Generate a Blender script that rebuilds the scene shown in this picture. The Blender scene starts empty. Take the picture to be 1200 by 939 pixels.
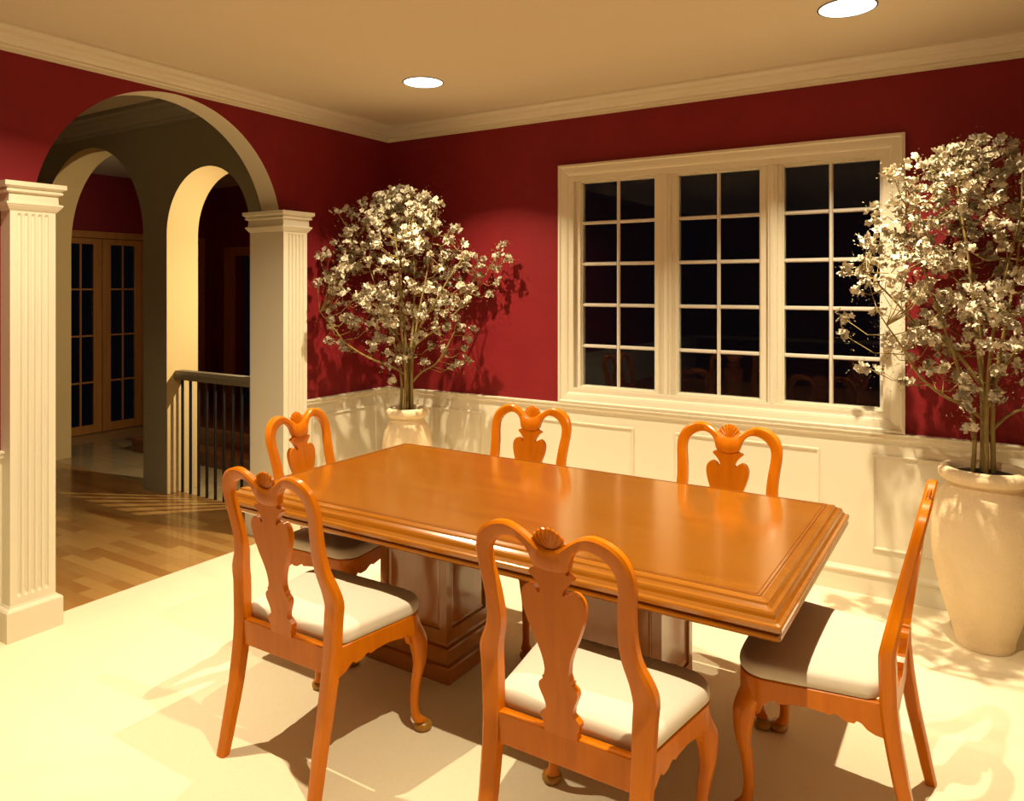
import bpy, bmesh, math, random
from math import sin, cos, pi, radians, sqrt, atan2, tan
from mathutils import Vector, Matrix
from mathutils.geometry import tessellate_polygon
random.seed(7)
S = bpy.context.scene
COL = S.collection

# ------------------------------------------------------------------ camera, world, exposure
YAW = radians(32.2)
cam = bpy.data.cameras.new('camera')
cam.sensor_width = 36.0
cam.lens = 36.0 * 880 / 1200
cam.shift_y = -(469.5 - 335.5) / 1200
cam.clip_start = 0.02
co = bpy.data.objects.new('camera', cam)
co.location = (3.917, -4.422, 1.65)
co.rotation_euler = (pi / 2, 0, YAW)
COL.objects.link(co)
S.camera = co

w = bpy.data.worlds.new('night')
w.use_nodes = True
w.node_tree.nodes['Background'].inputs[0].default_value = (0.004, 0.005, 0.008, 1)
w.node_tree.nodes['Background'].inputs[1].default_value = 0.3
S.world = w
S.view_settings.view_transform = 'Standard'
S.view_settings.look = 'None'
S.view_settings.gamma = 1
S.view_settings.use_curve_mapping = False
S.view_settings.exposure = 0.0

# lights of the place: (x, y, watts, beam spread) of each ceiling downlight, built by downlight() below
WARM = (1.0, 0.835, 0.545)
DOWNLIGHTS = [(1.076, -0.907, 38, 108), (3.408, -0.863, 38, 108), (1.076, -2.86, 42, 132), (3.408, -2.86, 42, 132)]
WALL_T = 0.17
HALL_LIGHTS = [(-WALL_T, -0.21, 1.62, 135, (-1.20, -1.38, 1.42)), (-2.4, -3.2, 3.08, 10, (-2.3, -2.6, 0))]  # stair room sconce, then a weak fill lamp added to brighten the hall

# ------------------------------------------------------------------ sizes
ZC = 2.87        # dining ceiling
ZH = 3.10        # hall ceiling
ZR = 2.91        # rear room ceiling
XR, YF = 5.3, -7.2   # right and front walls of the dining room
XD = -4.53       # far wall of hall and rear room
YG, YGB = -0.844, -0.566   # grey wall faces
YB = 1.72        # rear wall of rear room

# ------------------------------------------------------------------ materials
def new_mat(name):
    m = bpy.data.materials.new(name)
    m.use_nodes = True
    n = m.node_tree
    b = n.nodes['Principled BSDF']
    return m, n, b

def mat(name, col, rough=0.5, coat=0.0, coat_r=0.1, metal=0.0, spec=0.5, trans=0.0, noise=None, bump=None, emit=None):
    m, n, b = new_mat(name)
    b.inputs['Base Color'].default_value = (*col, 1)
    b.inputs['Roughness'].default_value = rough
    b.inputs['Metallic'].default_value = metal
    b.inputs['Specular IOR Level'].default_value = spec
    b.inputs['Coat Weight'].default_value = coat
    b.inputs['Coat Roughness'].default_value = coat_r
    b.inputs['Transmission Weight'].default_value = trans
    tc = n.nodes.new('ShaderNodeTexCoord')
    if noise:                      # (scale, amount, detail)
        t = n.nodes.new('ShaderNodeTexNoise')
        t.inputs['Scale'].default_value = noise[0]
        t.inputs['Detail'].default_value = noise[2] if len(noise) > 2 else 3
        n.links.new(tc.outputs['Object'], t.inputs['Vector'])
        mx = n.nodes.new('ShaderNodeMix'); mx.data_type = 'RGBA'
        a = noise[1]
        mx.inputs[6].default_value = (*[c * (1 - a) for c in col], 1)
        mx.inputs[7].default_value = (*[min(1, c * (1 + a)) for c in col], 1)
        n.links.new(t.outputs['Fac'], mx.inputs[0])
        n.links.new(mx.outputs[2], b.inputs['Base Color'])
    if bump:                       # (scale, strength, distance)
        t = n.nodes.new('ShaderNodeTexNoise')
        t.inputs['Scale'].default_value = bump[0]
        t.inputs['Detail'].default_value = 4
        n.links.new(tc.outputs['Object'], t.inputs['Vector'])
        bp = n.nodes.new('ShaderNodeBump')
        bp.inputs['Strength'].default_value = bump[1]
        bp.inputs['Distance'].default_value = bump[2]
        n.links.new(t.outputs['Fac'], bp.inputs['Height'])
        n.links.new(bp.outputs['Normal'], b.inputs['Normal'])
    if emit:
        b.inputs['Emission Color'].default_value = (*emit[0], 1)
        b.inputs['Emission Strength'].default_value = emit[1]
    if trans: b.inputs['IOR'].default_value = 1.3
    return m

def wood(name, c1, c2, rough=0.3, coat=0.3, coat_r=0.12, stretch=(1.2, 14, 14), spec=0.5, scale=2.2):
    m, n, b = new_mat(name)
    tc = n.nodes.new('ShaderNodeTexCoord')
    mp = n.nodes.new('ShaderNodeMapping')
    mp.inputs['Scale'].default_value = stretch
    n.links.new(tc.outputs['Object'], mp.inputs['Vector'])
    t = n.nodes.new('ShaderNodeTexNoise')
    t.inputs['Scale'].default_value = scale
    t.inputs['Detail'].default_value = 6
    t.inputs['Roughness'].default_value = 0.55
    t.inputs['Distortion'].default_value = 0.6
    n.links.new(mp.outputs[0], t.inputs['Vector'])
    r = n.nodes.new('ShaderNodeValToRGB')
    r.color_ramp.elements[0].position = 0.32; r.color_ramp.elements[0].color = (*c1, 1)
    r.color_ramp.elements[1].position = 0.68; r.color_ramp.elements[1].color = (*c2, 1)
    n.links.new(t.outputs['Fac'], r.inputs[0])
    n.links.new(r.outputs[0], b.inputs['Base Color'])
    b.inputs['Roughness'].default_value = rough
    b.inputs['Coat Weight'].default_value = coat
    b.inputs['Coat Roughness'].default_value = coat_r
    b.inputs['Specular IOR Level'].default_value = spec
    b.inputs['Coat IOR'].default_value = 1.5 if coat < 1 else 1.75
    return m

def bricks(name, cols, bw, rh, mortar, mcol, rough, rot=0.0, offset=0.5, coat=0.0, vary=True):
    m, n, b = new_mat(name)
    tc = n.nodes.new('ShaderNodeTexCoord')
    mp = n.nodes.new('ShaderNodeMapping')
    mp.inputs['Rotation'].default_value = (0, 0, rot)
    n.links.new(tc.outputs['Object'], mp.inputs['Vector'])
    t = n.nodes.new('ShaderNodeTexBrick')
    t.offset = offset
    t.inputs['Scale'].default_value = 1
    t.inputs['Brick Width'].default_value = bw
    t.inputs['Row Height'].default_value = rh
    t.inputs['Mortar Size'].default_value = mortar
    t.inputs['Mortar Smooth'].default_value = 0.1
    t.inputs['Color1'].default_value = (*cols[0], 1)
    t.inputs['Color2'].default_value = (*cols[1], 1)
    t.inputs['Mortar'].default_value = (*mcol, 1)
    n.links.new(mp.outputs[0], t.inputs['Vector'])
    n.links.new(t.outputs['Color'], b.inputs['Base Color'])
    b.inputs['Roughness'].default_value = rough
    b.inputs['Coat Weight'].default_value = coat
    b.inputs['Coat Roughness'].default_value = 0.08
    return m

M = {}
M['red'] = mat('red_paint', (0.215, 0.009, 0.014), 0.6, noise=(2.6, 0.22, 5), bump=(9, 0.25, 0.02), spec=0.3)
M['cream'] = mat('cream_trim_paint', (0.74, 0.68, 0.54), 0.45, spec=0.35)
M['ceil'] = mat('ceiling_paint', (0.66, 0.57, 0.42), 0.9, spec=0.1)
M['carpet'] = mat('cream_carpet', (0.86, 0.76, 0.56), 0.95, noise=(60, 0.04), bump=(180, 0.3, 0.004), spec=0.05)
M['grey'] = mat('grey_green_paint', (0.30, 0.26, 0.17), 0.85, spec=0.15)
M['yellowjamb'] = mat('warm_arch_paint', (0.66, 0.48, 0.22), 0.8, spec=0.2)
M['darkceil'] = mat('rear_ceiling_paint', (0.6, 0.52, 0.4), 0.9, spec=0.1)
M['hallwood'] = bricks('maple_strip_floor', [(0.54, 0.31, 0.10), (0.36, 0.16, 0.04)], 0.42, 0.075, 0.001, (0.35, 0.17, 0.05), 0.28, coat=0.35)
M['tile'] = bricks('beige_floor_tile', [(0.50, 0.38, 0.20), (0.44, 0.33, 0.17)], 0.45, 0.45, 0.004, (0.3, 0.24, 0.16), 0.18, offset=0.0, coat=0.3)
M['wood'] = wood('honey_cherry_wood', (0.55, 0.145, 0.002), (0.64, 0.185, 0.003), 0.28, 0.10, 0.08, stretch=(9, 9, 1.2), spec=0.22)
M['table'] = wood('honey_cherry_table_wood', (0.31, 0.102, 0.005), (0.37, 0.130, 0.007), 0.20, 1.0, 0.15, stretch=(0.8, 9, 9), spec=0.5)
M['inlay'] = mat('dark_inlay', (0.16, 0.03, 0.004), 0.3)
M['pedwood'] = wood('pedestal_cherry_wood', (0.34, 0.115, 0.014), (0.40, 0.14, 0.020), 0.16, 0.6, 0.10, stretch=(13, 13, 1.0))
M['doorwood'] = wood('oak_door_wood', (0.42, 0.17, 0.03), (0.52, 0.23, 0.05), 0.4, 0.1, 0.2, stretch=(10, 10, 1))
M['cushion'] = mat('cream_seat_fabric', (0.70, 0.63, 0.53), 0.85, bump=(220, 0.12, 0.002), spec=0.15)
M['pot'] = mat('sand_stucco', (0.80, 0.64, 0.42), 0.85, bump=(85, 0.55, 0.006), noise=(20, 0.04), spec=0.15)
M['soil'] = mat('dark_soil', (0.035, 0.022, 0.012), 0.95, bump=(60, 0.8, 0.01))
M['bark'] = mat('olive_bark', (0.24, 0.165, 0.045), 0.7, noise=(14, 0.3), bump=(40, 0.5, 0.004))
M['petal'] = mat('white_blossom', (0.54, 0.47, 0.35), 0.7, spec=0.2)
M['leaf'] = mat('olive_leaf', (0.24, 0.20, 0.09), 0.6)
M['black'] = mat('black_baluster_metal', (0.01, 0.01, 0.012), 0.4)
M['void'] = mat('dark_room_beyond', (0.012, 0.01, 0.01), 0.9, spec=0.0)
M['glass'] = mat('window_glass', (0.9, 0.92, 0.92), 0.0, trans=1.0)
M['muntin'] = mat('glossy_cream_muntin', (0.72, 0.66, 0.58), 0.18, spec=0.8, coat=0.6, coat_r=0.05)
M['lampface'] = mat('lit_lamp_face', (1, 1, 1), 0.5, emit=((1, 0.97, 0.9), 2.5))
M['lamprim'] = mat('dark_bronze_rim', (0.08, 0.05, 0.03), 0.4)
M['shellwood'] = M['wood']
M['hoof'] = mat('worn_yellow_foot_pad', (0.36, 0.17, 0.012), 0.4, coat=0.2)
M['handrail'] = mat('brown_handrail_paint', (0.20, 0.165, 0.11), 0.5)
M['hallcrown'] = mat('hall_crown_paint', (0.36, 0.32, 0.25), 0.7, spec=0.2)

# ------------------------------------------------------------------ mesh helpers
def link(name, me, m=None, parent=None, loc=None, rotz=0.0):
    o = bpy.data.objects.new(name, me)
    COL.objects.link(o)
    if m is not None and me is not None:
        for mm in (m if isinstance(m, (list, tuple)) else [m]):
            me.materials.append(mm)
    if parent is not None:
        o.parent = parent
    if loc is not None:
        o.location = loc
    o.rotation_euler = (0, 0, rotz)
    return o

def obj(name, bm, m, parent=None, smooth=False, bevel=0.0, loc=None, rotz=0.0, seg=2, auto=None):
    bmesh.ops.recalc_face_normals(bm, faces=bm.faces)
    me = bpy.data.meshes.new(name)
    bm.to_mesh(me); bm.free()
    o = link(name, me, m, parent, loc, rotz)
    if smooth:
        for p in me.polygons: p.use_smooth = True
        if auto is not None:
            me.set_sharp_from_angle(angle=radians(auto))
    if bevel > 0:
        b = o.modifiers.new('bevel', 'BEVEL')
        b.width = bevel; b.segments = seg; b.limit_method = 'ANGLE'; b.angle_limit = radians(35)
        b.harden_normals = False
    return o

def thing(name, label, cat, loc=(0, 0, 0), rotz=0.0, group=None):
    o = bpy.data.objects.new(name, None)
    o.empty_display_size = 0.1
    COL.objects.link(o)
    o.location = loc; o.rotation_euler = (0, 0, rotz)
    o['label'] = label; o['category'] = cat
    if group: o['group'] = group
    return o

def tag(o, label, cat, group=None):
    o['label'] = label; o['category'] = cat
    if group: o['group'] = group
    return o

def struct(o):
    o['kind'] = 'structure'
    return o

def box(bm, x0, x1, y0, y1, z0, z1):
    v = [bm.verts.new((x, y, z)) for x in (x0, x1) for y in (y0, y1) for z in (z0, z1)]
    for f in ((0, 1, 3, 2), (4, 6, 7, 5), (0, 4, 5, 1), (2, 3, 7, 6), (0, 2, 6, 4), (1, 5, 7, 3)):
        bm.faces.new([v[i] for i in f])

def boxes(name, bs, m, parent=None, bevel=0.0, **k):
    bm = bmesh.new()
    for b in bs: box(bm, *b)
    return obj(name, bm, m, parent, bevel=bevel, **k)

def loft(bm, rings, closed=True, cap=True):
    R = [[bm.verts.new(p) for p in r] for r in rings]
    n = len(R[0])
    for a, b in zip(R[:-1], R[1:]):
        for i in range(n if closed else n - 1):
            j = (i + 1) % n
            bm.faces.new((a[i], a[j], b[j], b[i]))
    if cap and closed:
        bm.faces.new(R[0][::-1]); bm.faces.new(R[-1])
    return R

def lathe(bm, prof, n=48, cx=0, cy=0):
    rings = [[(cx + r * cos(2 * pi * i / n), cy + r * sin(2 * pi * i / n), z) for i in range(n)] for r, z in prof]
    loft(bm, rings)

def tube(bm, pts, rads, n=8):
    P = [Vector(p) for p in pts]
    rings = []
    up = Vector((0.13, 0.27, 1)).normalized()
    for i, p in enumerate(P):
        d = (P[min(i + 1, len(P) - 1)] - P[max(i - 1, 0)])
        if d.length < 1e-7: d = Vector((0, 0, 1))
        d.normalize()
        a = d.cross(up)
        if a.length < 0.05: a = d.cross(Vector((1, 0, 0)))
        a.normalize(); b = d.cross(a)
        rings.append([p + (a * cos(2 * pi * k / n) + b * sin(2 * pi * k / n)) * rads[i] for k in range(n)])
    loft(bm, rings)

def fill_caps(bm, poly, A, B):
    n = len(poly)
    if n <= 4:
        bm.faces.new(A[::-1]); bm.faces.new(B); return
    for t in tessellate_polygon([[Vector((p[0], p[1], 0)) for p in poly]]):
        a, b, c = t
        bm.faces.new((A[a], A[b], A[c])); bm.faces.new((B[c], B[b], B[a]))

def prism(bm, poly, axis, a, b):
    """poly: list of 2-D points; extruded along axis ('x': poly=(y,z), 'y': poly=(x,z), 'z': poly=(x,y)) from a to b"""
    def P(p, t):
        return {'x': (t, p[0], p[1]), 'y': (p[0], t, p[1]), 'z': (p[0], p[1], t)}[axis]
    A = [bm.verts.new(P(p, a)) for p in poly]
    B = [bm.verts.new(P(p, b)) for p in poly]
    n = len(poly)
    for i in range(n):
        j = (i + 1) % n
        bm.faces.new((A[i], A[j], B[j], B[i]))
    fill_caps(bm, poly, A, B)

def smooth_pts(pts, k=4):
    """Catmull-Rom through points of any dimension"""
    out = []
    n = len(pts)
    for i in range(n - 1):
        p0 = pts[max(i - 1, 0)]; p1 = pts[i]; p2 = pts[i + 1]; p3 = pts[min(i + 2, n - 1)]
        for s in range(k):
            t = s / k
            out.append(tuple(0.5 * ((2 * b) + (-a + c) * t + (2 * a - 5 * b + 4 * c - d) * t * t + (-a + 3 * b - 3 * c + d) * t ** 3)
                             for a, b, c, d in zip(p0, p1, p2, p3)))
    out.append(tuple(pts[-1]))
    return out

def interp(tab, x):
    if x <= tab[0][0]: return tab[0][1]
    for (a, b), (c, d) in zip(tab[:-1], tab[1:]):
        if x <= c: return b + (d - b) * (x - a) / (c - a)
    return tab[-1][1]

def moulding(bm, prof, path, closed=False):
    """prof: (out, z) section; path: list of (x, y, nx, ny) mitre points with outward direction scaled for the mitre"""
    rings = [[(x + nx * o, y + ny * o, z) for o, z in prof] for x, y, nx, ny in path]
    if closed:
        R = [[bm.verts.new(p) for p in r] for r in rings]
        n = len(R[0]); k = len(R)
        for a in range(k):
            A, B = R[a], R[(a + 1) % k]
            for i in range(n):
                j = (i + 1) % n
                bm.faces.new((A[i], A[j], B[j], B[i]))
    else:
        loft(bm, rings)

def arc(cy, cz, r, a0, a1, n):
    return [(cy + r * cos(a0 + (a1 - a0) * i / n), cz + r * sin(a0 + (a1 - a0) * i / n)) for i in range(n + 1)]

# ------------------------------------------------------------------ floors and ceilings
struct(boxes('floor', [(-0.035, XR + .15, YF - .15, 0.15, -0.12, 0)], M['carpet']))
struct(boxes('floor', [(XD - .15, -0.035, YF - .15, -0.73, -0.12, -0.002)], M['hallwood']))
struct(boxes('floor', [(XD - .15, -0.035, -0.73, YB + .15, -0.12, -0.001)], M['tile']))
struct(boxes('ceiling', [(-0.085, XR + .15, YF - .15, 0.2, ZC, ZC + .4)], M['ceil']))
struct(boxes('ceiling', [(XD - .15, -0.085, YF - .15, YG + .14, ZH, ZH + .15)], M['ceil']))
struct(boxes('ceiling', [(XD - .15, -0.085, YG + .14, YB + .15, ZR, ZR + .34)], M['darkceil']))

# ------------------------------------------------------------------ left wall with the big arch
AC, AZ, AR = -1.815, 1.986, 0.762
PY = [(-2.715, -2.513), (-1.110, -0.911)]      # the two columns
WT = 0.17
zcap = 2.12
bm = bmesh.new()
a_r = math.asin((zcap - AZ) / AR)
poly = [(YF, 0), (-2.63, 0), (-2.63, zcap)]
poly += [(y, z) for y, z in arc(AC, AZ, AR, pi - a_r, a_r, 56)]
poly += [(-1.0, zcap), (-1.0, 0), (0.0, 0), (0.0, ZC), (YF, ZC)]
# front skin (red) and the rest (cream reveal)
prism(bm, poly, 'x', -WT, 0.0)
bmesh.ops.recalc_face_normals(bm, faces=bm.faces)
for f in bm.faces:
    c = f.calc_center_median(); n = f.normal
    if n.x > 0.9: f.material_index = 0
    elif n.x < -0.9: f.material_index = 2
    else: f.material_index = 1
struct(obj('wall_left', bm, [M['red'], M['cream'], M['grey']]))
# upper hall strip of this wall
struct(boxes('wall_left', [(-WT, -0.085, YF, YB, ZC + .005, ZH)], M['grey']))
# rear part of the partition behind the dining room
struct(boxes('wall_left', [(-WT, 0.0, 0.0, YB, 0, ZC)], M['red']))

# ------------------------------------------------------------------ back wall with window hole
WX0, WX1, WZ0, WZ1 = 1.60, 3.475, 0.965, 2.36
struct(boxes('wall_back', [(0, WX0, 0, .2, 0, ZC), (WX1, XR + .15, 0, .2, 0, ZC), (WX0, WX1, 0, .2, 0, WZ0), (WX0, WX1, 0, .2, WZ1, ZC)], M['red']))
struct(boxes('wall_right', [(XR, XR + .15, YF, 0, 0, ZC)], M['red']))
struct(boxes('wall_front', [(0, XR, YF - .15, YF, 0, ZC)], M['red']))

# wainscot: flat cream boards with raised panel frames
def panel_frame(bm, u0, u1, z0, z1, P, w=0.016, h=0.009, sink=0.0):
    # a mitred picture-frame moulding, P maps (u, out, z) to a point
    def ring(d, o):
        return [P(u0 + d, o, z0 + d), P(u1 - d, o, z0 + d), P(u1 - d, o, z1 - d), P(u0 + d, o, z1 - d)]
    rs = [ring(0, 0.0), ring(0.002, h), ring(w * .55, h * 1.0), ring(w * .7, h * .45), ring(w, h * .3), ring(w, 0.0)]
    R = [[bm.verts.new(p) for p in r] for r in rs]
    for a, b in zip(R[:-1], R[1:]):
        for i in range(4):
            j = (i + 1) % 4
            bm.faces.new((a[i], a[j], b[j], b[i]))

RAIL = 0.876
T = 0.012
def wains(side, P, spans, u0, u1):
    bm = bmesh.new()
    a = P(u0, 0, 0.1); b = P(u1, T, RAIL - .02)
    box(bm, min(a[0], b[0]), max(a[0], b[0]), min(a[1], b[1]), max(a[1], b[1]), 0.1, RAIL - .02)
    Q = lambda u, o, z: P(u, T + o, z)
    for s0, s1 in spans:
        panel_frame(bm, s0, s1, 0.25, 0.757, Q)
    struct(obj('wall_' + side, bm, M['cream']))
Pb = lambda u, o, z: (u, -o, z)
Pl = lambda u, o, z: (o, u, z)
Pr = lambda u, o, z: (XR - o, u, z)
Pf = lambda u, o, z: (u, YF + o, z)
wains('back', Pb, [(0.13, 0.895), (1.215, 2.045), (2.32, 3.145), (3.41, 4.35)], 0, XR)
wains('left', Pl, [(-0.80, -0.149)], -0.911, 0)
wains('left', Pl, [(-5.0, -4.1), (-3.85, -2.95)], YF, -2.715)
wains('right', Pr, [(-3.7, -2.7), (-2.4, -1.4), (-1.1, -.2)], YF, 0)

chair_rail = [(0, RAIL - .052), (.016, RAIL - .052), (.018, RAIL - .04), (.028, RAIL - .03), (.03, RAIL - .012), (.036, RAIL - .008), (.036, RAIL - .001), (.03, RAIL), (0, RAIL)]
base_prof = [(0, 0), (.022, 0), (.022, .108), (.030, .112), (.030, .122), (.020, .130), (.014, .142), (0, .142)]
crown_prof = [(0, 2.762), (.012, 2.762), (.012, 2.780), (.020, 2.784), (.020, 2.796), (.045, 2.806), (.052, 2.818), (.072, 2.826), (.078, 2.842), (.10, 2.850), (.112, 2.856), (.112, ZC + .002), (0, ZC + .002)]
p1 = [(0, -2.715, 1, 0), (0, YF, 1, 1), (XR, YF, -1, 1), (XR, 0, -1, -1), (0, 0, 1, -1), (0, -0.911, 1, 0)]
for nm, prof in (('trim_1', chair_rail), ('baseboard_back', base_prof)):
    bm = bmesh.new(); moulding(bm, prof, p1)
    struct(obj(nm, bm, M['cream'], smooth=True, auto=30))
bm = bmesh.new()
moulding(bm, crown_prof, [(0, YF, 1, 1), (XR, YF, -1, 1), (XR, 0, -1, -1), (0, 0, 1, -1)], closed=True)
struct(obj('trim_2', bm, M['cream'], smooth=True, auto=30))

# ------------------------------------------------------------------ window
win = bpy.data.objects.new('window_1', None); COL.objects.link(win); struct(win)
win.location = (2.54, 0, 0.878)
def wobj(name, bm, m, parent=win, **k):
    bmesh.ops.translate(bm, vec=(-2.54, 0, -0.878), verts=bm.verts)
    return obj(name, bm, m, parent, **k)
# mitred casing around the opening
bm = bmesh.new()
cs = [(0, 0.0), (0, -.030), (.014, -.034), (.022, -.026), (.052, -.022), (.066, -.018), (.072, -.012), (.104, -.010), (.104, 0.0)]
X0, X1, Z0, Z1 = 1.512, 3.566, 0.878, 2.452
rings = []
for d, o in cs:
    rings.append([(X0 + d, o, Z0 + d), (X1 - d, o, Z0 + d), (X1 - d, o, Z1 - d), (X0 + d, o, Z1 - d)])
R = [[bm.verts.new(p) for p in r] for r in rings]
for a, b in zip(R[:-1], R[1:]):
    for i in range(4):
        j = (i + 1) % 4
        bm.faces.new((a[i], a[j], b[j], b[i]))
wobj('window_casing', bm, M['cream'])
# jamb box
bm = bmesh.new()
for b in ((WX0, WX0 + .014, -.01, .17, WZ0, WZ1), (WX1 - .014, WX1, -.01, .17, WZ0, WZ1), (WX0 + .014, WX1 - .014, -.01, .17, WZ1 - .014, WZ1), (WX0 + .014, WX1 - .014, -.012, .17, WZ0, WZ0 + .014)):
    box(bm, *b)
wobj('window_frame', bm, M['cream'])
GY = 0.055
sash = [(1.614, 2.232), (2.276, 2.868), (2.912, 3.461)]
# wide mullion posts between the sashes
for a, b in ((2.232, 2.276), (2.868, 2.912)):
    bm = bmesh.new()
    box(bm, a - .004, b + .004, -.004, .15, WZ0 + .014, WZ1 - .014)
    box(bm, a + .010, b - .010, -.012, -.0045, WZ0 + .014, WZ1 - .014)
    wobj('mullion', bm, M['cream'], bevel=.003)
glassx = [(1.655, 2.175), (2.315, 2.818), (2.940, 3.458)]
for (a, b), (ga, gb) in zip(sash, glassx):
    gb = min(gb, b - .012)
    z0, z1, g0, g1 = WZ0 + .014, WZ1 - .014, 0.985, 2.338
    bm = bmesh.new()
    for q in ((a, ga, .02, .09, z0, z1), (gb, b, .02, .09, z0, z1), (ga, gb, .02, .09, z0, g0 + .006), (ga, gb, .02, .09, g1, z1)):
        box(bm, *q)
    # stepped inner bead
    e = .008
    for q in ((ga - .001, ga + e, .03, .08, g0, g1), (gb - e, gb + .001, .03, .08, g0, g1), (ga + e, gb - e, .03, .08, g0, g0 + e + .004), (ga + e, gb - e, .03, .08, g1 - e, g1)):
        box(bm, *q)
    so = wobj('sash', bm, M['cream'], bevel=.002)
    bm = bmesh.new()
    box(bm, ga + .001, gb - .001, GY - .003, GY + .003, g0 + .001, g1 - .001)
    o = wobj('pane', bm, M['glass'], parent=so)
    bm = bmesh.new()
    mx = (ga + gb) / 2
    mw = .0115
    n5 = [g0 + (g1 - g0) * k / 5 for k in range(1, 5)]
    zs = [g0 + .01] + n5 + [g1 - .008]
    def bar_v(x, za, zb):
        prism(bm, [(x - mw, GY - .004), (x - mw * .5, GY - .018), (x + mw * .5, GY - .018), (x + mw, GY - .004)], 'z', za, zb)
    bar_v(mx, g0 + .01, g1 - .008)
    for z in n5:
        for xa, xb in ((ga + .008, mx - mw), (mx + mw, gb - .008)):
            prism(bm, [(GY - .004, z - mw), (GY - .018, z - mw * .5), (GY - .018, z + mw * .5), (GY - .004, z + mw)], 'x', xa, xb)
    wobj('muntin', bm, M['muntin'], parent=so)

# ------------------------------------------------------------------ columns
def column(y0, y1, label):
    t = thing('fluted_column', label, 'column', (-0.0725, (y0 + y1) / 2, 0))
    hx, hy = 0.1625, (y1 - y0) / 2
    # shaft with flutes on the room face and the hall face
    nf = 5
    def face(sgn):
        pts = []
        marg = 0.026; pitch = (2 * hy - 2 * marg) / nf
        for k in range(nf):
            c = -hy + marg + pitch * (k + .5)
            r = pitch * 0.30
            for q in range(7):
                a = pi - pi * q / 6
                pts.append((c + r * cos(a), sin(a) * r * 1.1))
        return pts
    fp = face(1)
    z0, z1 = 0.158, 2.012
    bm = bmesh.new()
    out = [(hx, -hy)] + [(hx - d, y) for y, d in fp] + [(hx, hy)] + [(-hx, hy)] + [(-hx + d, y) for y, d in reversed(fp)] + [(-hx, -hy)]
    flat = [(hx, -hy)] + [(hx, y) for y, d in fp] + [(hx, hy)] + [(-hx, hy)] + [(-hx, y) for y, d in reversed(fp)] + [(-hx, -hy)]
    rings = []
    for z, sec in ((z0, flat), (z0 + .035, flat), (z0 + .05, out), (z1 - .03, out), (z1 - .018, flat), (z1, flat)):
        rings.append([(x, y, z) for x, y in sec])
    loft(bm, rings)
    obj('shaft', bm, M['cream'], t)
    def stack(prof, name):
        bm = bmesh.new()
        rings = [[(-hx - o, -hy - o, z), (hx + o, -hy - o, z), (hx + o, hy + o, z), (-hx - o, hy + o, z)] for o, z in prof]
        loft(bm, rings)
        obj(name, bm, M['cream'], t)
    stack([(.024, 0), (.024, .138), (.018, .146), (.006, .152), (.003, .160)], 'plinth')
    stack([(.002, 2.005), (.008, 2.012), (.018, 2.026), (.020, 2.030), (.024, 2.034), (.024, 2.042), (.010, 2.046), (.008, 2.084), (.014, 2.088), (.024, 2.092), (.024, 2.100), (.016, 2.106), (.030, 2.114), (.036, 2.118), (.036, 2.139)], 'capital')
    return t
column(*PY[0], 'fluted cream square column at the left edge, nearer side of the big arch')
column(*PY[1], 'fluted cream square column between big arch and corner tree')

# ------------------------------------------------------------------ hall: grey wall with two arches
def arched_prof(ax, ar, az):
    return [(ax - ar, 0), (ax - ar, az)] + [(x, z) for x, z in arc(ax, az, ar, pi, 0, 44)][1:-1] + [(ax + ar, az), (ax + ar, 0)]
bm = bmesh.new()
poly = [(XD, 0)] + arched_prof(-2.7065, 0.8195, 2.035) + arched_prof(-1.071, 0.498, 2.062) + [(-WT, 0), (-WT, ZH), (XD, ZH)]
prism(bm, poly, 'y', YG, YGB)
bmesh.ops.recalc_face_normals(bm, faces=bm.faces)
for f in bm.faces:
    if f.normal.y < -0.9: f.material_index = 0
    elif f.normal.y > 0.9: f.material_index = 2
    else: f.material_index = 1
struct(obj('wall_rear', bm, [M['grey'], M['yellowjamb'], M['red']]))
# hall crown on the grey wall and around
hc = [(0, 2.935), (.014, 2.935), (.014, 2.952), (.024, 2.958), (.024, 2.972), (.055, 2.99), (.065, 3.01), (.09, 3.025), (.098, 3.05), (.125, 3.065), (.125, ZH + .002), (0, ZH + .002)]
bm = bmesh.new()
moulding(bm, hc, [(-WT, YF, -1, 1), (-WT, YG, -1, -1), (XD, YG, 1, -1), (XD, YF, 1, 1)], closed=True)
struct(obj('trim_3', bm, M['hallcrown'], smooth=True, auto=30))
struct(boxes('wall_front', [(XD, -WT, YF - .15, YF, 0, ZH)], M['grey']))
struct(boxes('wall_hall', [(XD - .15, XD, YF, YG, 0, ZH)], M['grey']))
# far wall of the rear room with french doors
DY0, DY1, DZ = -0.66, 1.53, 2.19
struct(boxes('wall_far', [(XD - .15, XD, YG, DY0, 0, ZH), (XD - .15, XD, DY1, YB + .15, 0, ZH), (XD - .15, XD, DY0, DY1, DZ, ZH)], M['red']))
# rear wall with door opening
RX0, RX1, RZ = -4.06, -3.2, 2.03
struct(boxes('wall_rear', [(XD, RX0, YB, YB + .15, 0, ZR), (RX1, -WT, YB, YB + .15, 0, ZR), (RX0, RX1, YB, YB + .15, RZ, ZR)], M['red']))
struct(boxes('wall_rear', [(XD - .3, -WT, YB + 1.2, YB + 1.3, 0, ZR)], M['void']))

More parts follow.
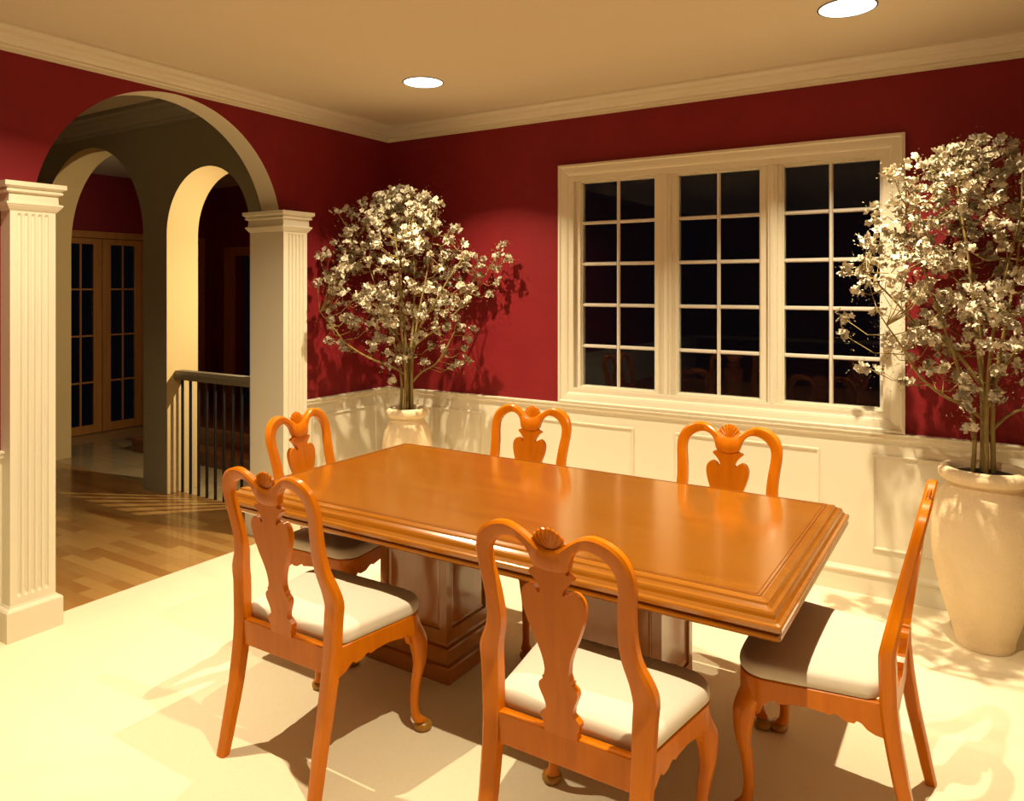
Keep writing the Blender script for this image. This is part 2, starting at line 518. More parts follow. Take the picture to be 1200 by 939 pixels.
# french doors (structure: door_1)
d1 = bpy.data.objects.new('door_1', None); COL.objects.link(d1); struct(d1); d1.location = (XD, (DY0 + DY1) / 2, 0)
dcy = (DY0 + DY1) / 2
def dobj(name, bs, m, parent=d1, bevel=.003, c=(XD, dcy)):
    return boxes(name, [(a - c[0], b - c[0], e - c[1], f - c[1], g, h) for a, b, e, f, g, h in bs], m, parent, bevel=bevel)
dobj('door_casing', [(XD, XD + .025, DY0 - .07, DY0, 0, DZ + .075), (XD, XD + .025, DY1, DY1 + .07, 0, DZ + .075), (XD, XD + .025, DY0, DY1, DZ, DZ + .075)], M['doorwood'])
ys = [-.66, -.18, .30, .78, 1.26]
for a, b in zip(ys[:-1], ys[1:]):
    st = .095
    z0, z1 = 0.10, 2.12
    a2, b2 = a + .004, b - .004
    lf = dobj('door_leaf', [(XD - .045, XD - .005, a2, a2 + st, .005, DZ - .005), (XD - .045, XD - .005, b2 - st, b2, .005, DZ - .005), (XD - .045, XD - .005, a2 + st, b2 - st, .005, z0), (XD - .045, XD - .005, a2 + st, b2 - st, z1, DZ - .005)], M['doorwood'])
    dobj('pane', [(XD - .03, XD - .024, a2 + st, b2 - st, z0, z1)], M['glass'], parent=lf, bevel=0)
    m_ = (a2 + b2) / 2
    bars = [(XD - .022, XD - .008, m_ - .010, m_ + .010, z0, z1)]
    for k in range(1, 4):
        z = .055 + .52 * k + .0
        bars.append((XD - .022, XD - .008, a2 + st, m_ - .010, z - .009, z + .009))
        bars.append((XD - .022, XD - .008, m_ + .010, b2 - st, z - .009, z + .009))
    dobj('muntin', bars, M['doorwood'], parent=lf, bevel=0)
dobj('side_panel', [(XD - .045, XD - .005, 1.264, DY1, .005, DZ - .005)], M['doorwood'])
# the doorway of the rear wall (structure: door_2)
d2 = bpy.data.objects.new('door_2', None); COL.objects.link(d2); struct(d2); d2.location = (-3.63, YB, 0)
dobj('door_casing', [(RX0 - .20, RX0, YB - .025, YB, 0, RZ + .11), (RX1, RX1 + .2, YB - .025, YB, 0, RZ + .11), (RX0, RX1, YB - .025, YB, RZ, RZ + .11)], M['doorwood'], parent=d2, c=(-3.63, YB))

# low steps up to a wooden landing behind the railing
ld = boxes('floor', [(-3.3, -WT - .01, 0.12, YB - .01, 0, .29), (-3.3, -WT - .01, -0.10, 0.119, 0, .13)], M['doorwood'], bevel=.012)
struct(ld)
ld.data.materials.clear(); ld.data.materials.append(wood('polished_step_wood', (0.16, 0.05, 0.012), (0.24, 0.08, 0.02), 0.15, 0.6, 0.08))

# ------------------------------------------------------------------ railing in the right hall arch
rl = thing('stair_railing', 'dark railing with flat grey handrail and black balusters in the right arch', 'railing', (-1.071, -0.735, 0))
bm = bmesh.new()
prism(bm, [(-.045, .905), (.045, .905), (.05, .925), (.05, .95), (.035, .975), (-.035, .975), (-.05, .95), (-.05, .925)], 'x', -.497, .497)
obj('handrail', bm, M['handrail'], rl)
k = 0
x = -0.455
while x < 0.49:
    obj('baluster', (lambda b: (tube(b, [(x, 0, 0.0), (x, 0, .906)], [.0115, .0115], 10), b)[1])(bmesh.new()), M['black'], rl, smooth=True, auto=40)
    x += 0.1035

# ------------------------------------------------------------------ dining table
TX0, TX1, TY0, TY1 = 1.168, 3.462, -2.365, -1.185
tcx, tcy = (TX0 + TX1) / 2, (TY0 + TY1) / 2
tb = thing('dining_table', 'large honey cherry dining table with moulded edge on two panelled pedestals', 'table', (tcx, tcy, 0))
hx, hy = (TX1 - TX0) / 2, (TY1 - TY0) / 2
def trect(d, z, c=.006):
    X, Y = hx + d, hy + d
    c = c
    return [(-X + c, -Y, z), (X - c, -Y, z), (X, -Y + c, z), (X, Y - c, z), (X - c, Y, z), (-X + c, Y, z), (-X, Y - c, z), (-X, -Y + c, z)]
TT = 0.790
prof = [(-.066, TT), (-.052, TT - .003), (-.046, TT - .004), (-.043, TT - .010), (-.036, TT - .016), (-.026, TT - .018), (-.022, TT - .024), (-.019, TT - .034), (-.012, TT - .042), (-.003, TT - .045), (0, TT - .050), (0, TT - .060), (-.004, TT - .064), (-.012, TT - .066)]
bm = bmesh.new()
rings = [trect(d, z) for d, z in prof]
rings.insert(0, trect(-.2, TT))
rings.append(trect(-.06, TT - .066))
loft(bm, rings)
top = obj('table_top', bm, M['table'], tb)
bm = bmesh.new()
for da, db in ((-.070, -.0735), (-.082, -.0840)):
    A = trect(da, TT + .0006); B = trect(db, TT + .0006)
    va = [bm.verts.new(p) for p in A]; vb = [bm.verts.new(p) for p in B]
    for i in range(8):
        j = (i + 1) % 8
        bm.faces.new((va[i], va[j], vb[j], vb[i]))
obj('inlay_line', bm, M['inlay'], tb)
# under-frame strip below the lip
bm = bmesh.new()
rings = [trect(-.012, TT - .067), trect(-.010, TT - .068), trect(-.004, TT - .070), trect(-.002, TT - .082), trect(-.008, TT - .088), trect(-.045, TT - .088), trect(-.045, TT - .067)]
loft(bm, rings)
obj('table_apron', bm, M['table'], tb)
def pedestal(cx, name='pedestal'):
    wx, y0, y1 = .185, -1.893, -1.565
    yc = (y0 + y1) / 2; wy = (y1 - y0) / 2
    bm = bmesh.new()
    ox, oy = cx - tcx, yc - tcy
    def ring(e, z): return [(ox - wx - e, oy - wy - e, z), (ox + wx + e, oy - wy - e, z), (ox + wx + e, oy + wy + e, z), (ox - wx - e, oy + wy + e, z)]
    loft(bm, [ring(.046, 0), (ring(.046, .060)), ring(.042, .066), ring(.024, .069), ring(.024, .122), ring(.020, .129), ring(.004, .133), ring(0, .14), ring(0, .155)])
    obj(name + '_base', bm, M['pedwood'], tb)
    bm = bmesh.new()
    R = loft(bm, [ring(0, .155), ring(0, TT - .067)])
    sides = [f for f in bm.faces if abs(f.normal.z) < .5]
    bmesh.ops.recalc_face_normals(bm, faces=bm.faces)
    sides = [f for f in bm.faces if abs(f.normal.z) < .5]
    bmesh.ops.inset_individual(bm, faces=sides, thickness=.052, depth=0)
    bmesh.ops.inset_individual(bm, faces=sides, thickness=.004, depth=-.010)
    bmesh.ops.inset_individual(bm, faces=sides, thickness=.010, depth=.004)
    bmesh.ops.inset_individual(bm, faces=sides, thickness=.012, depth=-.004)
    obj(name, bm, M['pedwood'], tb)
pedestal(1.814)
pedestal(2.765)

# ------------------------------------------------------------------ dining chair
YL = [(0, -.278), (.06, -.264), (.12, -.252), (.25, -.224), (.37, -.204), (.45, -.196), (.60, -.193), (.66, -.205), (.80, -.235), (1.1, -.305)]
def yb(z): return interp(YL, z)
def make_chair(label, loc, rotz):
    t = thing('dining_chair', label, 'chair', loc, rotz, 'dining chairs round the table')
    # back frame: matched outer / inner outline pairs from post foot to crest centre
    pr = [  # outer x, outer z, inner x, inner z, depth
        (.252, .40, .198, .40, .046), (.255, .46, .199, .46, .046), (.260, .55, .201, .55, .046), (.265, .615, .203, .60, .044), (.256, .655, .196, .65, .042),
        (.230, .71, .180, .71, .040), (.222, .77, .176, .77, .036), (.226, .84, .181, .84, .034), (.233, .905, .189, .90, .032), (.230, .95, .186, .938, .032),
        (.212, .99, .168, .966, .032), (.175, 1.018, .140, .984, .032), (.130, 1.028, .110, .990, .032), (.095, 1.019, .085, .982, .032), (.065, 1.001, .066, .962, .032),
        (.040, .984, .058, .942, .032), (.022, .975, .049, .918, .032), (.010, .972, .024, .908, .032), (.0, .971, .0, .906, .032)]
    pr = smooth_pts(pr, 3)
    bm = bmesh.new()
    rings = []
    def rg(s, p):
        ox, oz, ix, iz, d = p
        # chamfered section
        c = .22
        def pt(f, yy):
            x = ox + (ix - ox) * f; z = oz + (iz - oz) * f
            return (s * x, yb(z) + yy, z)
        h = d / 2
        return [pt(0, -h * .6), pt(0, h * .6), pt(.18, h), pt(.82, h), pt(1, h * .75), pt(1, -h * .75), pt(.82, -h), pt(.18, -h)]
    L = [rg(-1, p) for p in pr]
    Rr = [rg(1, p) for p in reversed(pr)]
    # centre plate joins the two halves
    loft(bm, L[:-1] + [L[-1]])
    loft(bm, [Rr[0]] + Rr[1:])
    # middle web between the halves' inner ends
    webo = [(p[0], p[1]) for p in pr if p[0] < .062]
    webi = [(p[2], p[3]) for p in pr if p[2] < .062]
    obj('back_frame', bm, M['wood'], t, smooth=True, auto=32)
    # splat
    half = [(.0, .95), (.052, .95), (.050, .93), (.046, .912), (.065, .906), (.067, .899)] + smooth_pts([(.050, .884), (.038, .868), (.033, .856), (.034, .850)], 2) + \
           [(.040, .846)] + smooth_pts([(.046, .856), (.060, .864), (.076, .862), (.089, .848), (.094, .825), (.088, .790), (.070, .740), (.052, .700), (.040, .665), (.036, .635)], 3) + \
           smooth_pts([(.040, .618), (.046, .614), (.044, .606), (.056, .596), (.058, .580), (.050, .560), (.042, .540), (.040, .524)], 2) + \
           [(.048, .518), (.060, .506)] + smooth_pts([(.058, .494), (.050, .478), (.050, .455)], 2)
    # loft in z-order is not possible (curls), so fill the outline
    outline = [(x, z) for x, z in half] + [(-x, z) for x, z in reversed(half[1:])]
    bm = bmesh.new()
    ys = lambda z: -.204 - .132 * (z - .455)
    f_ = [bm.verts.new((x, ys(z) * 1.0 + .011, z)) for x, z in outline]
    g_ = [bm.verts.new((x, ys(z) * 1.0 - .011, z)) for x, z in outline]
    n = len(outline)
    for i in range(n):
        j = (i + 1) % n
        bm.faces.new((f_[i], f_[j], g_[j], g_[i]))
    fill_caps(bm, outline, f_, g_)
    obj('splat', bm, M['wood'], t)
    # shell carving on the crest: a thin ribbed fan
    bm = bmesh.new()
    nr = 25
    rows = []
    for f, dep in ((.10, .006), (.45, .007), (.8, .007), (.97, .005), (1.0, .002)):
        row = []
        for i in range(nr):
            a = radians(0) + radians(180) * i / (nr - 1)
            odd = i % 2
            R_ = f * (1 - .05 * odd * (f > .7))
            row.append((.060 * R_ * cos(a), dep - .0035 * odd * f, .072 * R_ * sin(a)))
        rows.append(row)
    front = [[bm.verts.new((x, yb(.958 + z) + d, .958 + z)) for x, d, z in row] for row in rows]
    back = [[bm.verts.new((x, yb(.958 + z) - d, .958 + z)) for x, d, z in row] for row in rows]
    for VV in (front, back):
        for p_, q_ in zip(VV[:-1], VV[1:]):
            for i in range(nr - 1):
                bm.faces.new((p_[i], p_[i + 1], q_[i + 1], q_[i]))
        bm.faces.new(VV[0])
    for i in range(nr - 1):
        bm.faces.new((front[-1][i], front[-1][i + 1], back[-1][i + 1], back[-1][i]))
    for e in (0, nr - 1):
        for k_ in range(len(rows) - 1):
            bm.faces.new((front[k_][e], front[k_ + 1][e], back[k_ + 1][e], back[k_][e]))
    obj('crest_shell', bm, M['shellwood'], t)
    # rear legs
    for s in (-1, 1):
        bm = bmesh.new()
        rings = []
        for z in (0, .06, .12, .18, .24, .30, .36, .401):
            o = interp([(0, .250), (.2, .247), (.401, .252)], z); i_ = interp([(0, .208), (.2, .198), (.401, .198)], z)
            h = interp([(0, .017), (.3, .022), (.401, .023)], z)
            y = yb(z)
            r_ = [(o, y - h * .6), (o, y + h * .6), (o - .010, y + h), (i_ + .010, y + h), (i_, y + h * .75), (i_, y - h * .75), (i_ + .010, y - h), (o - .010, y - h)]
            rings.append([(s * a, b, z) for a, b in r_])
        loft(bm, rings)
        obj('leg', bm, M['wood'], t, smooth=True, auto=32)
    # cabriole front legs
    for s in (-1, 1):
        bm = bmesh.new()
        data = smooth_pts([  # z, cx, cy, r
            (.440, .236, .178, .034), (.400, .240, .184, .037), (.372, .248, .193, .038), (.340, .258, .203, .036), (.300, .261, .207, .031), (.250, .262, .208, .024),
            (.190, .254, .199, .019), (.130, .249, .194, .0165), (.080, .250, .195, .016), (.055, .254, .200, .018), (.038, .262, .210, .026)], 3)
        rings = []
        for z, cx, cy, r in data:
            rings.append([(s * (cx + r * cos(a) * 1.0), cy + r * sin(a), z) for a in [2 * pi * i / 14 for i in range(14)]])
        loft(bm, rings)
        # small wing brackets beside the knee
        for dx, dy in ((-1, 0), (0, -1)):
            pts = [(.035, .392), (.072, .392), (.060, .376), (.046, .366), (.040, .340), (.030, .330)]
            for q in (0,):
                A = []
                for (u, z) in pts:
                    bx = .250 + dx * u; by = .196 + dy * u
                    A.append((bx, by, z))
                nx, ny = (0, .012) if dx else (.012, 0)
                va = [bm.verts.new((s * (x + nx), y + ny, z)) for x, y, z in A]
                vb = [bm.verts.new((s * (x - nx), y - ny, z)) for x, y, z in A]
                for i in range(len(A)):
                    j = (i + 1) % len(A)
                    bm.faces.new((va[i], va[j], vb[j], vb[i]))
                bm.faces.new(va); bm.faces.new(vb[::-1])
        lg = obj('leg', bm, M['wood'], t, smooth=True, auto=50)
        bm = bmesh.new()
        prf = [(.020, 0), (.028, .003), (.033, .010), (.034, .018), (.030, .026), (.022, .034)]
        rings = []
        for r, z in prf:
            rings.append([(s * (.266 + r * cos(a) * 1.0 + .004), .216 + r * sin(a) + .004, z) for a in [2 * pi * i / 16 for i in range(16)]])
        loft(bm, rings)
        obj('foot_pad', bm, M['hoof'], lg, smooth=True, auto=50)
    # seat rails as scalloped bands following the horseshoe plan
    def plan(n=60):
        pts = [(.232, -.19), (.245, -.10), (.260, 0), (.274, .09), (.281, .14)]
        pts = smooth_pts(pts, 5)
        cx, cy, r = .196, .150, .086
        pts += [(cx + r * cos(a), cy + r * sin(a) * .95) for a in [radians(4 + 82 * i / 8) for i in range(9)]]
        pts += [(x, .2335 + .004 * (1 - (x / .19) ** 2)) for x in (.16, .12, .08, .04, 0)]
        return pts
    pl = plan()
    # arc length
    def scallop(u):   # u in 0..1 along a rail between the legs; returns bottom z
        u = min(u, 1 - u) * 2
        tab = [(0, .352), (.12, .356), (.22, .366), (.30, .384), (.36, .386), (.38, .377), (.50, .379), (.58, .392), (.64, .394), (.66, .386), (.80, .392), (1, .396)]
        return interp(tab, u)
    ZT = .452
    def band(pts, name, bot):
        bm = bmesh.new()
        rings = []
        # resample densely
        d = [0]
        for a, b in zip(pts[:-1], pts[1:]): d.append(d[-1] + sqrt((a[0] - b[0]) ** 2 + (a[1] - b[1]) ** 2))
        Ltot = d[-1]; N = max(8, int(Ltot / .007))
        dense = []
        for k in range(N + 1):
            s = Ltot * k / N
            dense.append((interp(list(zip(d, [p[0] for p in pts])), s), interp(list(zip(d, [p[1] for p in pts])), s), s / Ltot))
        for k, (x, y, u) in enumerate(dense):
            a = dense[max(k - 1, 0)]; b = dense[min(k + 1, N)]
            tx, ty = b[0] - a[0], b[1] - a[1]
            l = sqrt(tx * tx + ty * ty); nx, ny = ty / l, -tx / l
            zb = bot(u)
            w_ = .022
            ob = .4
            rings.append([(x, y, ZT - .003), (x, y, zb), (x - nx * w_, y - ny * w_, zb), (x - nx * w_, y - ny * w_, ZT), (x - nx * .003, y - ny * .003, ZT)])
        loft(bm, rings)
        return obj(name, bm, M['wood'], t, smooth=True, auto=28)
    side = [p for p in pl if p[1] < .19 and p[0] > .2]
    k = len(side)
    fr = pl[k - 1:]
    band(side, 'side_rail', lambda u: scallop(u * .86))
    band([(-x, y) for x, y in reversed(side)], 'side_rail', lambda u: scallop((1 - u) * .86))
    full = fr + [(-x, y) for x, y in reversed(fr[:-1])]
    band(full, 'front_rail', lambda u: scallop(u * .86 + .07) if .1 < u < .9 else .375)
    bm = bmesh.new()
    box(bm, -.20, .20, -.212, -.182, .372, .460)
    obj('rear_rail', bm, M['wood'], t, bevel=.003)
    # cushion
    def cplan(inset):
        pts = [(.0, -.176), (.10, -.176), (.196, -.176), (.222, -.165)] + [p for p in pl if p[1] > -.15 and p[0] > 1e-6]
        cyc = pts + [(0, .2375)]
        fullp = cyc + [(-x, y) for x, y in reversed(cyc[1:-1])]
        out = []
        for x, y in fullp:
            l = sqrt(x * x + (y - .03) ** 2)
            f = (l - inset) / l
            out.append((x * f, .03 + (y - .03) * f))
        return out
    bm = bmesh.new()
    rings = []
    for ins, z in ((.016, .448), (.006, .453), (.000, .460), (-.002, .472), (.000, .486), (.004, .494), (.012, .500), (.030, .505), (.075, .511), (.14, .515), (.20, .516)):
        rings.append([(x, y, z) for x, y in cplan(ins)])
    loft(bm, rings)
    obj('seat_cushion', bm, M['cushion'], t, smooth=True, auto=60)
    return t

def copy_tree(o, parent=None):
    c = o.copy(); COL.objects.link(c)
    if parent is not None: c.parent = parent
    for ch in list(o.children):
        copy_tree(ch, c)
    return c

chair = make_chair('honey wood chair nearest the camera on the front side, its back fully in view', (2.965, -2.452, 0), 0)
for lab, loc, rz in (
    ('honey wood chair at the front left, nearest the arch side of the table', (1.875, -2.45, 0), 0),
    ('honey wood chair on the window side, farther from camera and nearer the corner tree', (1.93, -1.35, 0), 180),
    ('honey wood chair on the window side below the middle of the window', (2.945, -1.325, 0), 180),
    ('honey wood chair at the right end of table, seen from the side', (3.488, -1.80, 0), 90),
    ('honey wood chair at the left end of table in front of the second column', (1.315, -1.80, 0), 280)):
    c = copy_tree(chair)
    c.location = loc; c.rotation_euler = (0, 0, radians(rz)); c['label'] = lab

# ------------------------------------------------------------------ vases and blossom trees
def make_vase(label, loc, s):
    t = thing('floor_vase', label, 'vase', loc, 0, 'tall stucco vases')
    bm = bmesh.new()
    pr = [(.0, .0), (.105, .0), (.118, .006), (.122, .02), (.124, .04), (.132, .07), (.150, .13), (.172, .20), (.194, .29), (.210, .38), (.218, .46), (.219, .53), (.212, .60), (.196, .66), (.176, .70), (.158, .722), (.150, .735), (.148, .750), (.153, .758)]
    pr = smooth_pts(pr, 2)
    pr2 = smooth_pts([(.153, .756), (.172, .757), (.184, .769), (.188, .786), (.183, .803), (.168, .815), (.150, .816), (.140, .808)], 3)
    pi_ = [(.134, .79), (.132, .70), (.0, .70)]
    lathe(bm, [(r * s, z) for r, z in pr + pr2[1:] + pi_], 56)
    obj('vase_body', bm, M['pot'], t, smooth=True, auto=60)
    bm = bmesh.new()
    lathe(bm, [(0, .705), (.131 * s, .705), (.131 * s, .782), (.08 * s, .792), (.0, .796)], 24)
    obj('soil', bm, M['soil'], t, smooth=True, auto=40)
    return t
VR = (3.915, -0.335)
VL = (0.55, -0.43)
make_vase('large sand coloured stucco vase on the floor at the right, behind the side-on chair', (*VR, 0), 1.0)
make_vase('smaller looking sand coloured vase in the far corner behind the table', (*VL, 0), .78)

U = Vector((cos(YAW), sin(YAW), 0)); V = Vector((-sin(YAW), cos(YAW), 0))
def make_tree(label, loc, x_off=0):
    """crown laid out in a frame (u: to the right, v: away, z) about the stem foot"""
    rnd = random.Random(11)
    t = thing('blossom_tree', label, 'tree', (*loc, 0.79), 0, 'blossoming trees in vases')
    W = lambda u, v, z: U * u + V * v + Vector((0, 0, z - .79))
    lim = lambda p: p
    # main stems
    stems = []
    def stem(pts, r0, r1):
        pts = smooth_pts(pts, 4)
        n = len(pts)
        stems.append([(p, r0 + (r1 - r0) * i / (n - 1)) for i, p in enumerate(pts)])
    stem([(0, 0, .78), (.0, .0, 1.05), (-.02, .01, 1.35), (-.05, .02, 1.7), (-.09, .03, 2.0), (-.12, .03, 2.22)], .0135, .003)
    stem([(.036, -.01, .78), (.034, -.01, 1.1), (.07, -.02, 1.4), (.13, -.02, 1.7), (.18, .0, 2.0)], .012, .003)
    stem([(-.048, .01, .78), (-.040, .01, 1.0), (-.08, .03, 1.2), (-.16, .04, 1.45), (-.26, .04, 1.75), (-.34, .0, 2.0)], .011, .003)
    stem([(.015, .035, .78), (.012, .03, 1.1), (.03, .08, 1.4), (.03, .16, 1.75), (.0, .2, 2.0)], .014, .004)
    stem([(-.012, -.035, .78), (-.01, -.035, 1.1), (-.03, -.1, 1.4), (-.02, -.18, 1.7), (.02, -.22, 1.95)], .011, .003)
    stem([(0, 0, 1.03), (-.10, -.03, 1.10), (-.24, -.08, 1.16), (-.38, -.14, 1.26), (-.47, -.18, 1.38), (-.55, -.20, 1.48)], .009, .003)
    stem([(.02, 0, .97), (.10, -.02, 1.06), (.20, -.05, 1.12), (.27, -.06, 1.22), (.33, -.06, 1.34)], .008, .003)
    stem([(.03, 0, 1.22), (.12, .03, 1.30), (.24, .06, 1.38), (.38, .06, 1.52), (.50, .04, 1.68), (.62, .02, 1.86)], .010, .003)
    stem([(-.02, 0, 1.20), (-.12, .05, 1.36), (-.26, .08, 1.46), (-.40, .06, 1.60), (-.56, .02, 1.74)], .009, .003)
    stem([(.04, 0, 1.20), (.08, -.08, 1.34), (.18, -.14, 1.5), (.30, -.16, 1.7), (.42, -.14, 1.88)], .009, .003)
    bm = bmesh.new()
    for st in stems:
        tube(bm, [W(*p) for p, r in st], [r for p, r in st], 8)
    # clusters: an outline in (u, z) with a depth from the crown's roundness
    prof = [(1.02, .02), (1.15, .12), (1.25, .30), (1.38, .42), (1.5, .50), (1.62, .54), (1.75, .55), (1.88, .52), (2.0, .42), (2.12, .33), (2.25, .22), (2.34, .12)]
    C = []
    fixed = [(-.04, 2.33), (-.12, 2.29), (-.18, 2.24), (-.05, 2.25), (-.30, 2.22), (-.41, 2.17), (-.46, 2.15), (-.36, 2.14), (-.30, 2.10), (.18, 2.20), (.16, 2.12), (.07, 2.18),
             (-.58, 1.86), (-.60, 1.74), (-.54, 1.72), (-.59, 1.68), (-.60, 1.50), (-.60, 1.42), (-.54, 1.28), (-.47, 1.26), (-.42, 1.23), (-.50, 1.38), (-.36, 1.36), (-.40, 1.44), (.66, 1.92), (.63, 1.86), (.69, 1.84), (.60, 1.78), (.62, 1.68), (.57, 1.60),
             (.45, 1.86), (.52, 1.83), (.38, 1.84), (.48, 1.72), (.40, 1.22), (.42, 1.14), (.34, 1.10), (.30, 1.08), (.25, 1.20), (.42, 1.28), (.46, 1.36), (-.12, 1.10), (-.10, 1.02), (-.03, 1.16), (.12, 1.12), (-.20, 1.28), (.32, 2.05), (.30, 1.96), (-.25, 1.98), (-.38, 1.90)]
    fixed += [(.14, 2.25), (.22, 2.22), (.05, 2.28), (-.50, 1.95), (-.45, 2.02)]
    for u, z in fixed:
        C.append((u, rnd.uniform(-.12, .12), z, 1))
    tries = 0
    while len(C) < 325 and tries < 9000:
        tries += 1
        z = 1.12 + (2.30 - 1.12) * rnd.random() ** .9
        R = interp(prof, z)
        a = rnd.uniform(0, 2 * pi); r = R * sqrt(rnd.uniform(.08, 1))
        u = r * cos(a) - .02; v = r * sin(a) * .80
        if z < 1.42 and rnd.random() < .62: continue
        if z > 1.95 and u > .12 and rnd.random() < .6: continue
        if all((u - c[0]) ** 2 + (v - c[1]) ** 2 + (z - c[2]) ** 2 > .047 ** 2 for c in C):
            C.append((u, v, z, 0))
    # keep the crown clear of the walls
    C2 = []
    for u, v, z, f in C:
        p = U * u + V * v + Vector((loc[0], loc[1], z))
        p.x = max(p.x, .05); p.y = min(p.y, -.05); p.x = min(p.x, XR - .05)
        C2.append(p - Vector((loc[0], loc[1], .79)))
    # stem points are clamped the same way by distance; twigs to each cluster
    SP = []
    for st in stems:
        for p, r in st:
            SP.append(W(*p))
    for c in C2:
        best = min(SP, key=lambda s: (s - c).length + (0.8 * max(0, s.z - c.z + .06)))
        mid = (best + c) / 2 + Vector((0, 0, -.02 - .06 * (c - best).length))
        tube(bm, [best, mid, c], [.0030, .0020, .0012], 5)
    for v_ in bm.verts:
        v_.co.x = max(v_.co.x, .012 - loc[0]); v_.co.y = min(v_.co.y, -.012 - loc[1])
    obj('branches', bm, M['bark'], t, smooth=True)
    fb = bmesh.new(); lb = bmesh.new()
    def flower(c, size):
        n = Vector((rnd.gauss(0, 1), rnd.gauss(0, 1), rnd.gauss(.3, 1))).normalized()
        a = n.orthogonal().normalized(); b = n.cross(a)
        ph = rnd.uniform(0, 2 * pi)
        for layer, (sc, tilt, kk) in enumerate(((1.0, .35, 5), (.62, .95, 4))):
            for k in range(kk):
                th = ph + layer * .5 + 2 * pi * k / kk
                d = a * cos(th) + b * sin(th); s_ = a * -sin(th) + b * cos(th)
                L = size * sc
                tip = d * L * cos(tilt) + n * L * sin(tilt)
                m1 = tip * .60 + n * L * -.05
                w_ = L * .40
                vs = [fb.verts.new(c + q) for q in (Vector((0, 0, 0)), m1 + s_ * w_, tip + s_ * w_ * .45, tip - s_ * w_ * .45, m1 - s_ * w_)]
                fb.faces.new(vs)
    def leaf(c, size):
        d = Vector((rnd.gauss(0, 1), rnd.gauss(0, 1), rnd.gauss(0, 1))).normalized()
        s_ = d.orthogonal().normalized()
        vs = [lb.verts.new(c + q) for q in (Vector((0, 0, 0)), d * size * .5 + s_ * size * .18, d * size, d * size * .5 - s_ * size * .18)]
        lb.faces.new(vs)
    for c in C2:
        rad = rnd.uniform(.012, .020)
        for k in range(rnd.randint(9, 13)):
            p = c + Vector((rnd.gauss(0, rad), rnd.gauss(0, rad), rnd.gauss(0, rad * .8)))
            p.x = max(p.x, .03 - loc[0]); p.y = min(p.y, -.03 - loc[1])
            flower(p, rnd.uniform(.013, .023))
        for k in range(rnd.randint(14, 22)):
            p = c + Vector((rnd.gauss(0, .034), rnd.gauss(0, .034), rnd.gauss(-.012, .032)))
            p.x = max(p.x, .03 - loc[0]); p.y = min(p.y, -.03 - loc[1])
            leaf(p, rnd.uniform(.009, .015))
    obj('blossoms', fb, M['petal'], t)
    obj('leaves', lb, M['leaf'], t)
    return t
make_tree('white blossom tree in the large vase at the right, overlapping the window', VR)
make_tree('white blossom tree standing in the corner vase, shadows fanned on both walls', VL)

# ------------------------------------------------------------------ ceiling downlights
def downlight(x, y, z, watts, spread, label, r=.122):
    t = thing('ceiling_light', label, 'light', (x, y, z), 0, 'round downlights in the ceiling')
    bm = bmesh.new()
    lathe(bm, [(r - .006, -.004), (r - .006, -.0005), (r, -.0005), (r + .001, -.003), (r - .001, -.0045)], 48)
    # drop the caps of the ring
    for f in [f for f in bm.faces if len(f.verts) > 4]: bm.faces.remove(f)
    obj('rim', bm, M['lamprim'], t)
    bm = bmesh.new()
    lathe(bm, [(r - .0065, -.0035), (r - .0065, -.001)], 48)
    obj('lamp_face', bm, M['lampface'], t)
    l = bpy.data.lights.new('bulb', 'AREA')
    l.shape = 'DISK'; l.size = 0.03; l.spread = radians(spread); l.energy = watts; l.color = WARM
    lo = bpy.data.objects.new('bulb', l); COL.objects.link(lo); lo.parent = t
    lo.location = (0, 0, -.006)
    return t
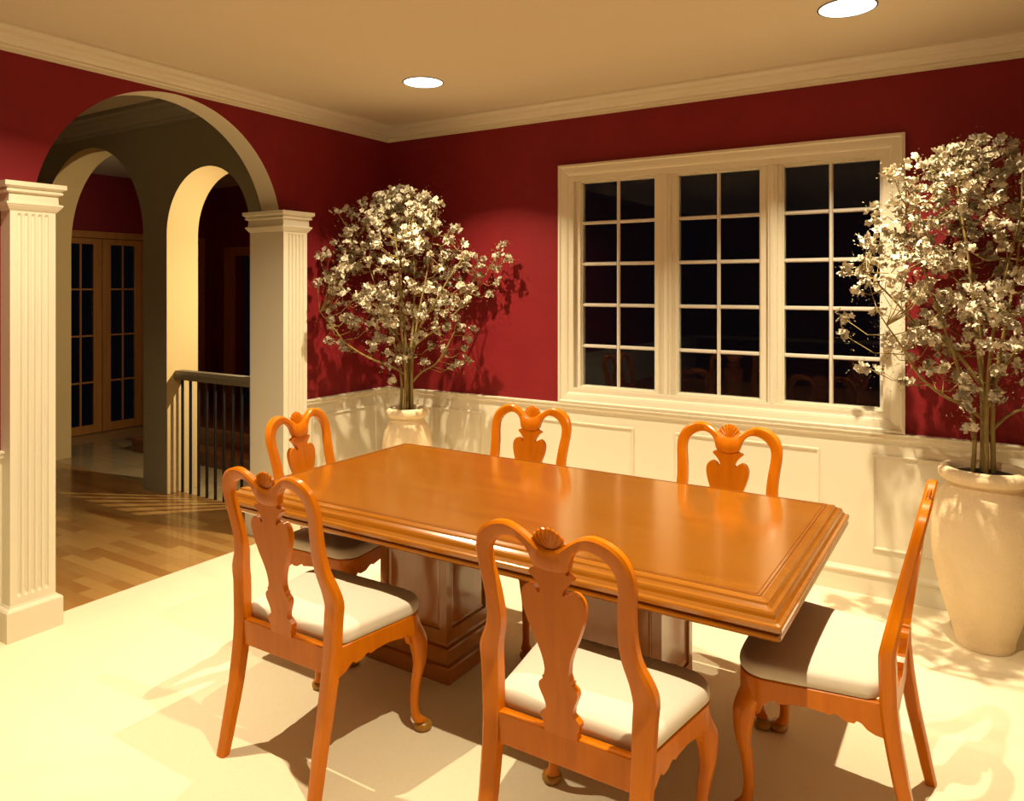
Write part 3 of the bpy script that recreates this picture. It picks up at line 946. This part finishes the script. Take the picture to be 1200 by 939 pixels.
labs = ['round lit ceiling downlight nearer the room corner above the left of table',
        'round lit ceiling downlight at the top edge of view above the right vase side',
        'round lit ceiling downlight over the arch side, behind the camera view',
        'round lit ceiling downlight almost above the camera']
for (x, y, wt, sp_), lb_ in zip(DOWNLIGHTS, labs):
    downlight(x, y, ZC, wt, sp_, lb_)
def fill_lamp(x, y, z, watts, aim, label):  # unseen helper lamp, added only to lift the hall's light
    t = thing('hall_fill_light', label, 'light', (x, y, z), 0)
    bm = bmesh.new()
    lathe(bm, [(.045, 0), (.05, -.03), (.03, -.05), (.0, -.052)], 24)
    obj('fill_lamp_face', bm, M['lampface'], t, smooth=True, auto=40)
    l = bpy.data.lights.new('bulb', 'SPOT'); l.energy = watts; l.color = WARM; l.shadow_soft_size = .02
    l.spot_size = radians(98); l.spot_blend = .35
    lo = bpy.data.objects.new('bulb', l); COL.objects.link(lo); lo.parent = t; lo.location = (0, 0, -.07)
    d = Vector(aim) - Vector((x, y, z - .07))
    lo.rotation_euler = d.to_track_quat('-Z', 'Y').to_euler()
    return t
def sconce(x, y, z, watts, aim, label):
    t = thing('wall_sconce', label, 'light', (x, y, z), 0)
    bm = bmesh.new()
    box(bm, -.014, 0, -.05, .05, -.09, .03)
    box(bm, -.045, -.014, -.008, .008, -.012, .012)
    obj('bracket', bm, M['lamprim'], t, bevel=.004)
    bm = bmesh.new()
    lathe(bm, [(.0, -.022), (.012, -.018), (.02, 0), (.014, .02), (.0, .026)], 24, -.045, 0)
    obj('lamp_globe', bm, M['lampface'], t, smooth=True, auto=60)
    l = bpy.data.lights.new('bulb', 'SPOT'); l.energy = watts; l.color = WARM; l.shadow_soft_size = .012
    l.spot_size = radians(146); l.spot_blend = .6
    lo = bpy.data.objects.new('bulb', l); COL.objects.link(lo); lo.parent = t; lo.location = (-.085, -.02, 0)
    lo.rotation_euler = (Vector(aim) - Vector((x - .085, y - .02, z))).to_track_quat('-Z', 'Y').to_euler()
    return t
sconce(*HALL_LIGHTS[0], 'small wall lamp of the stair room beyond the railing')
fill_lamp(*HALL_LIGHTS[1], 'added fill lamp, out of view, lifting the hall behind the big arch')
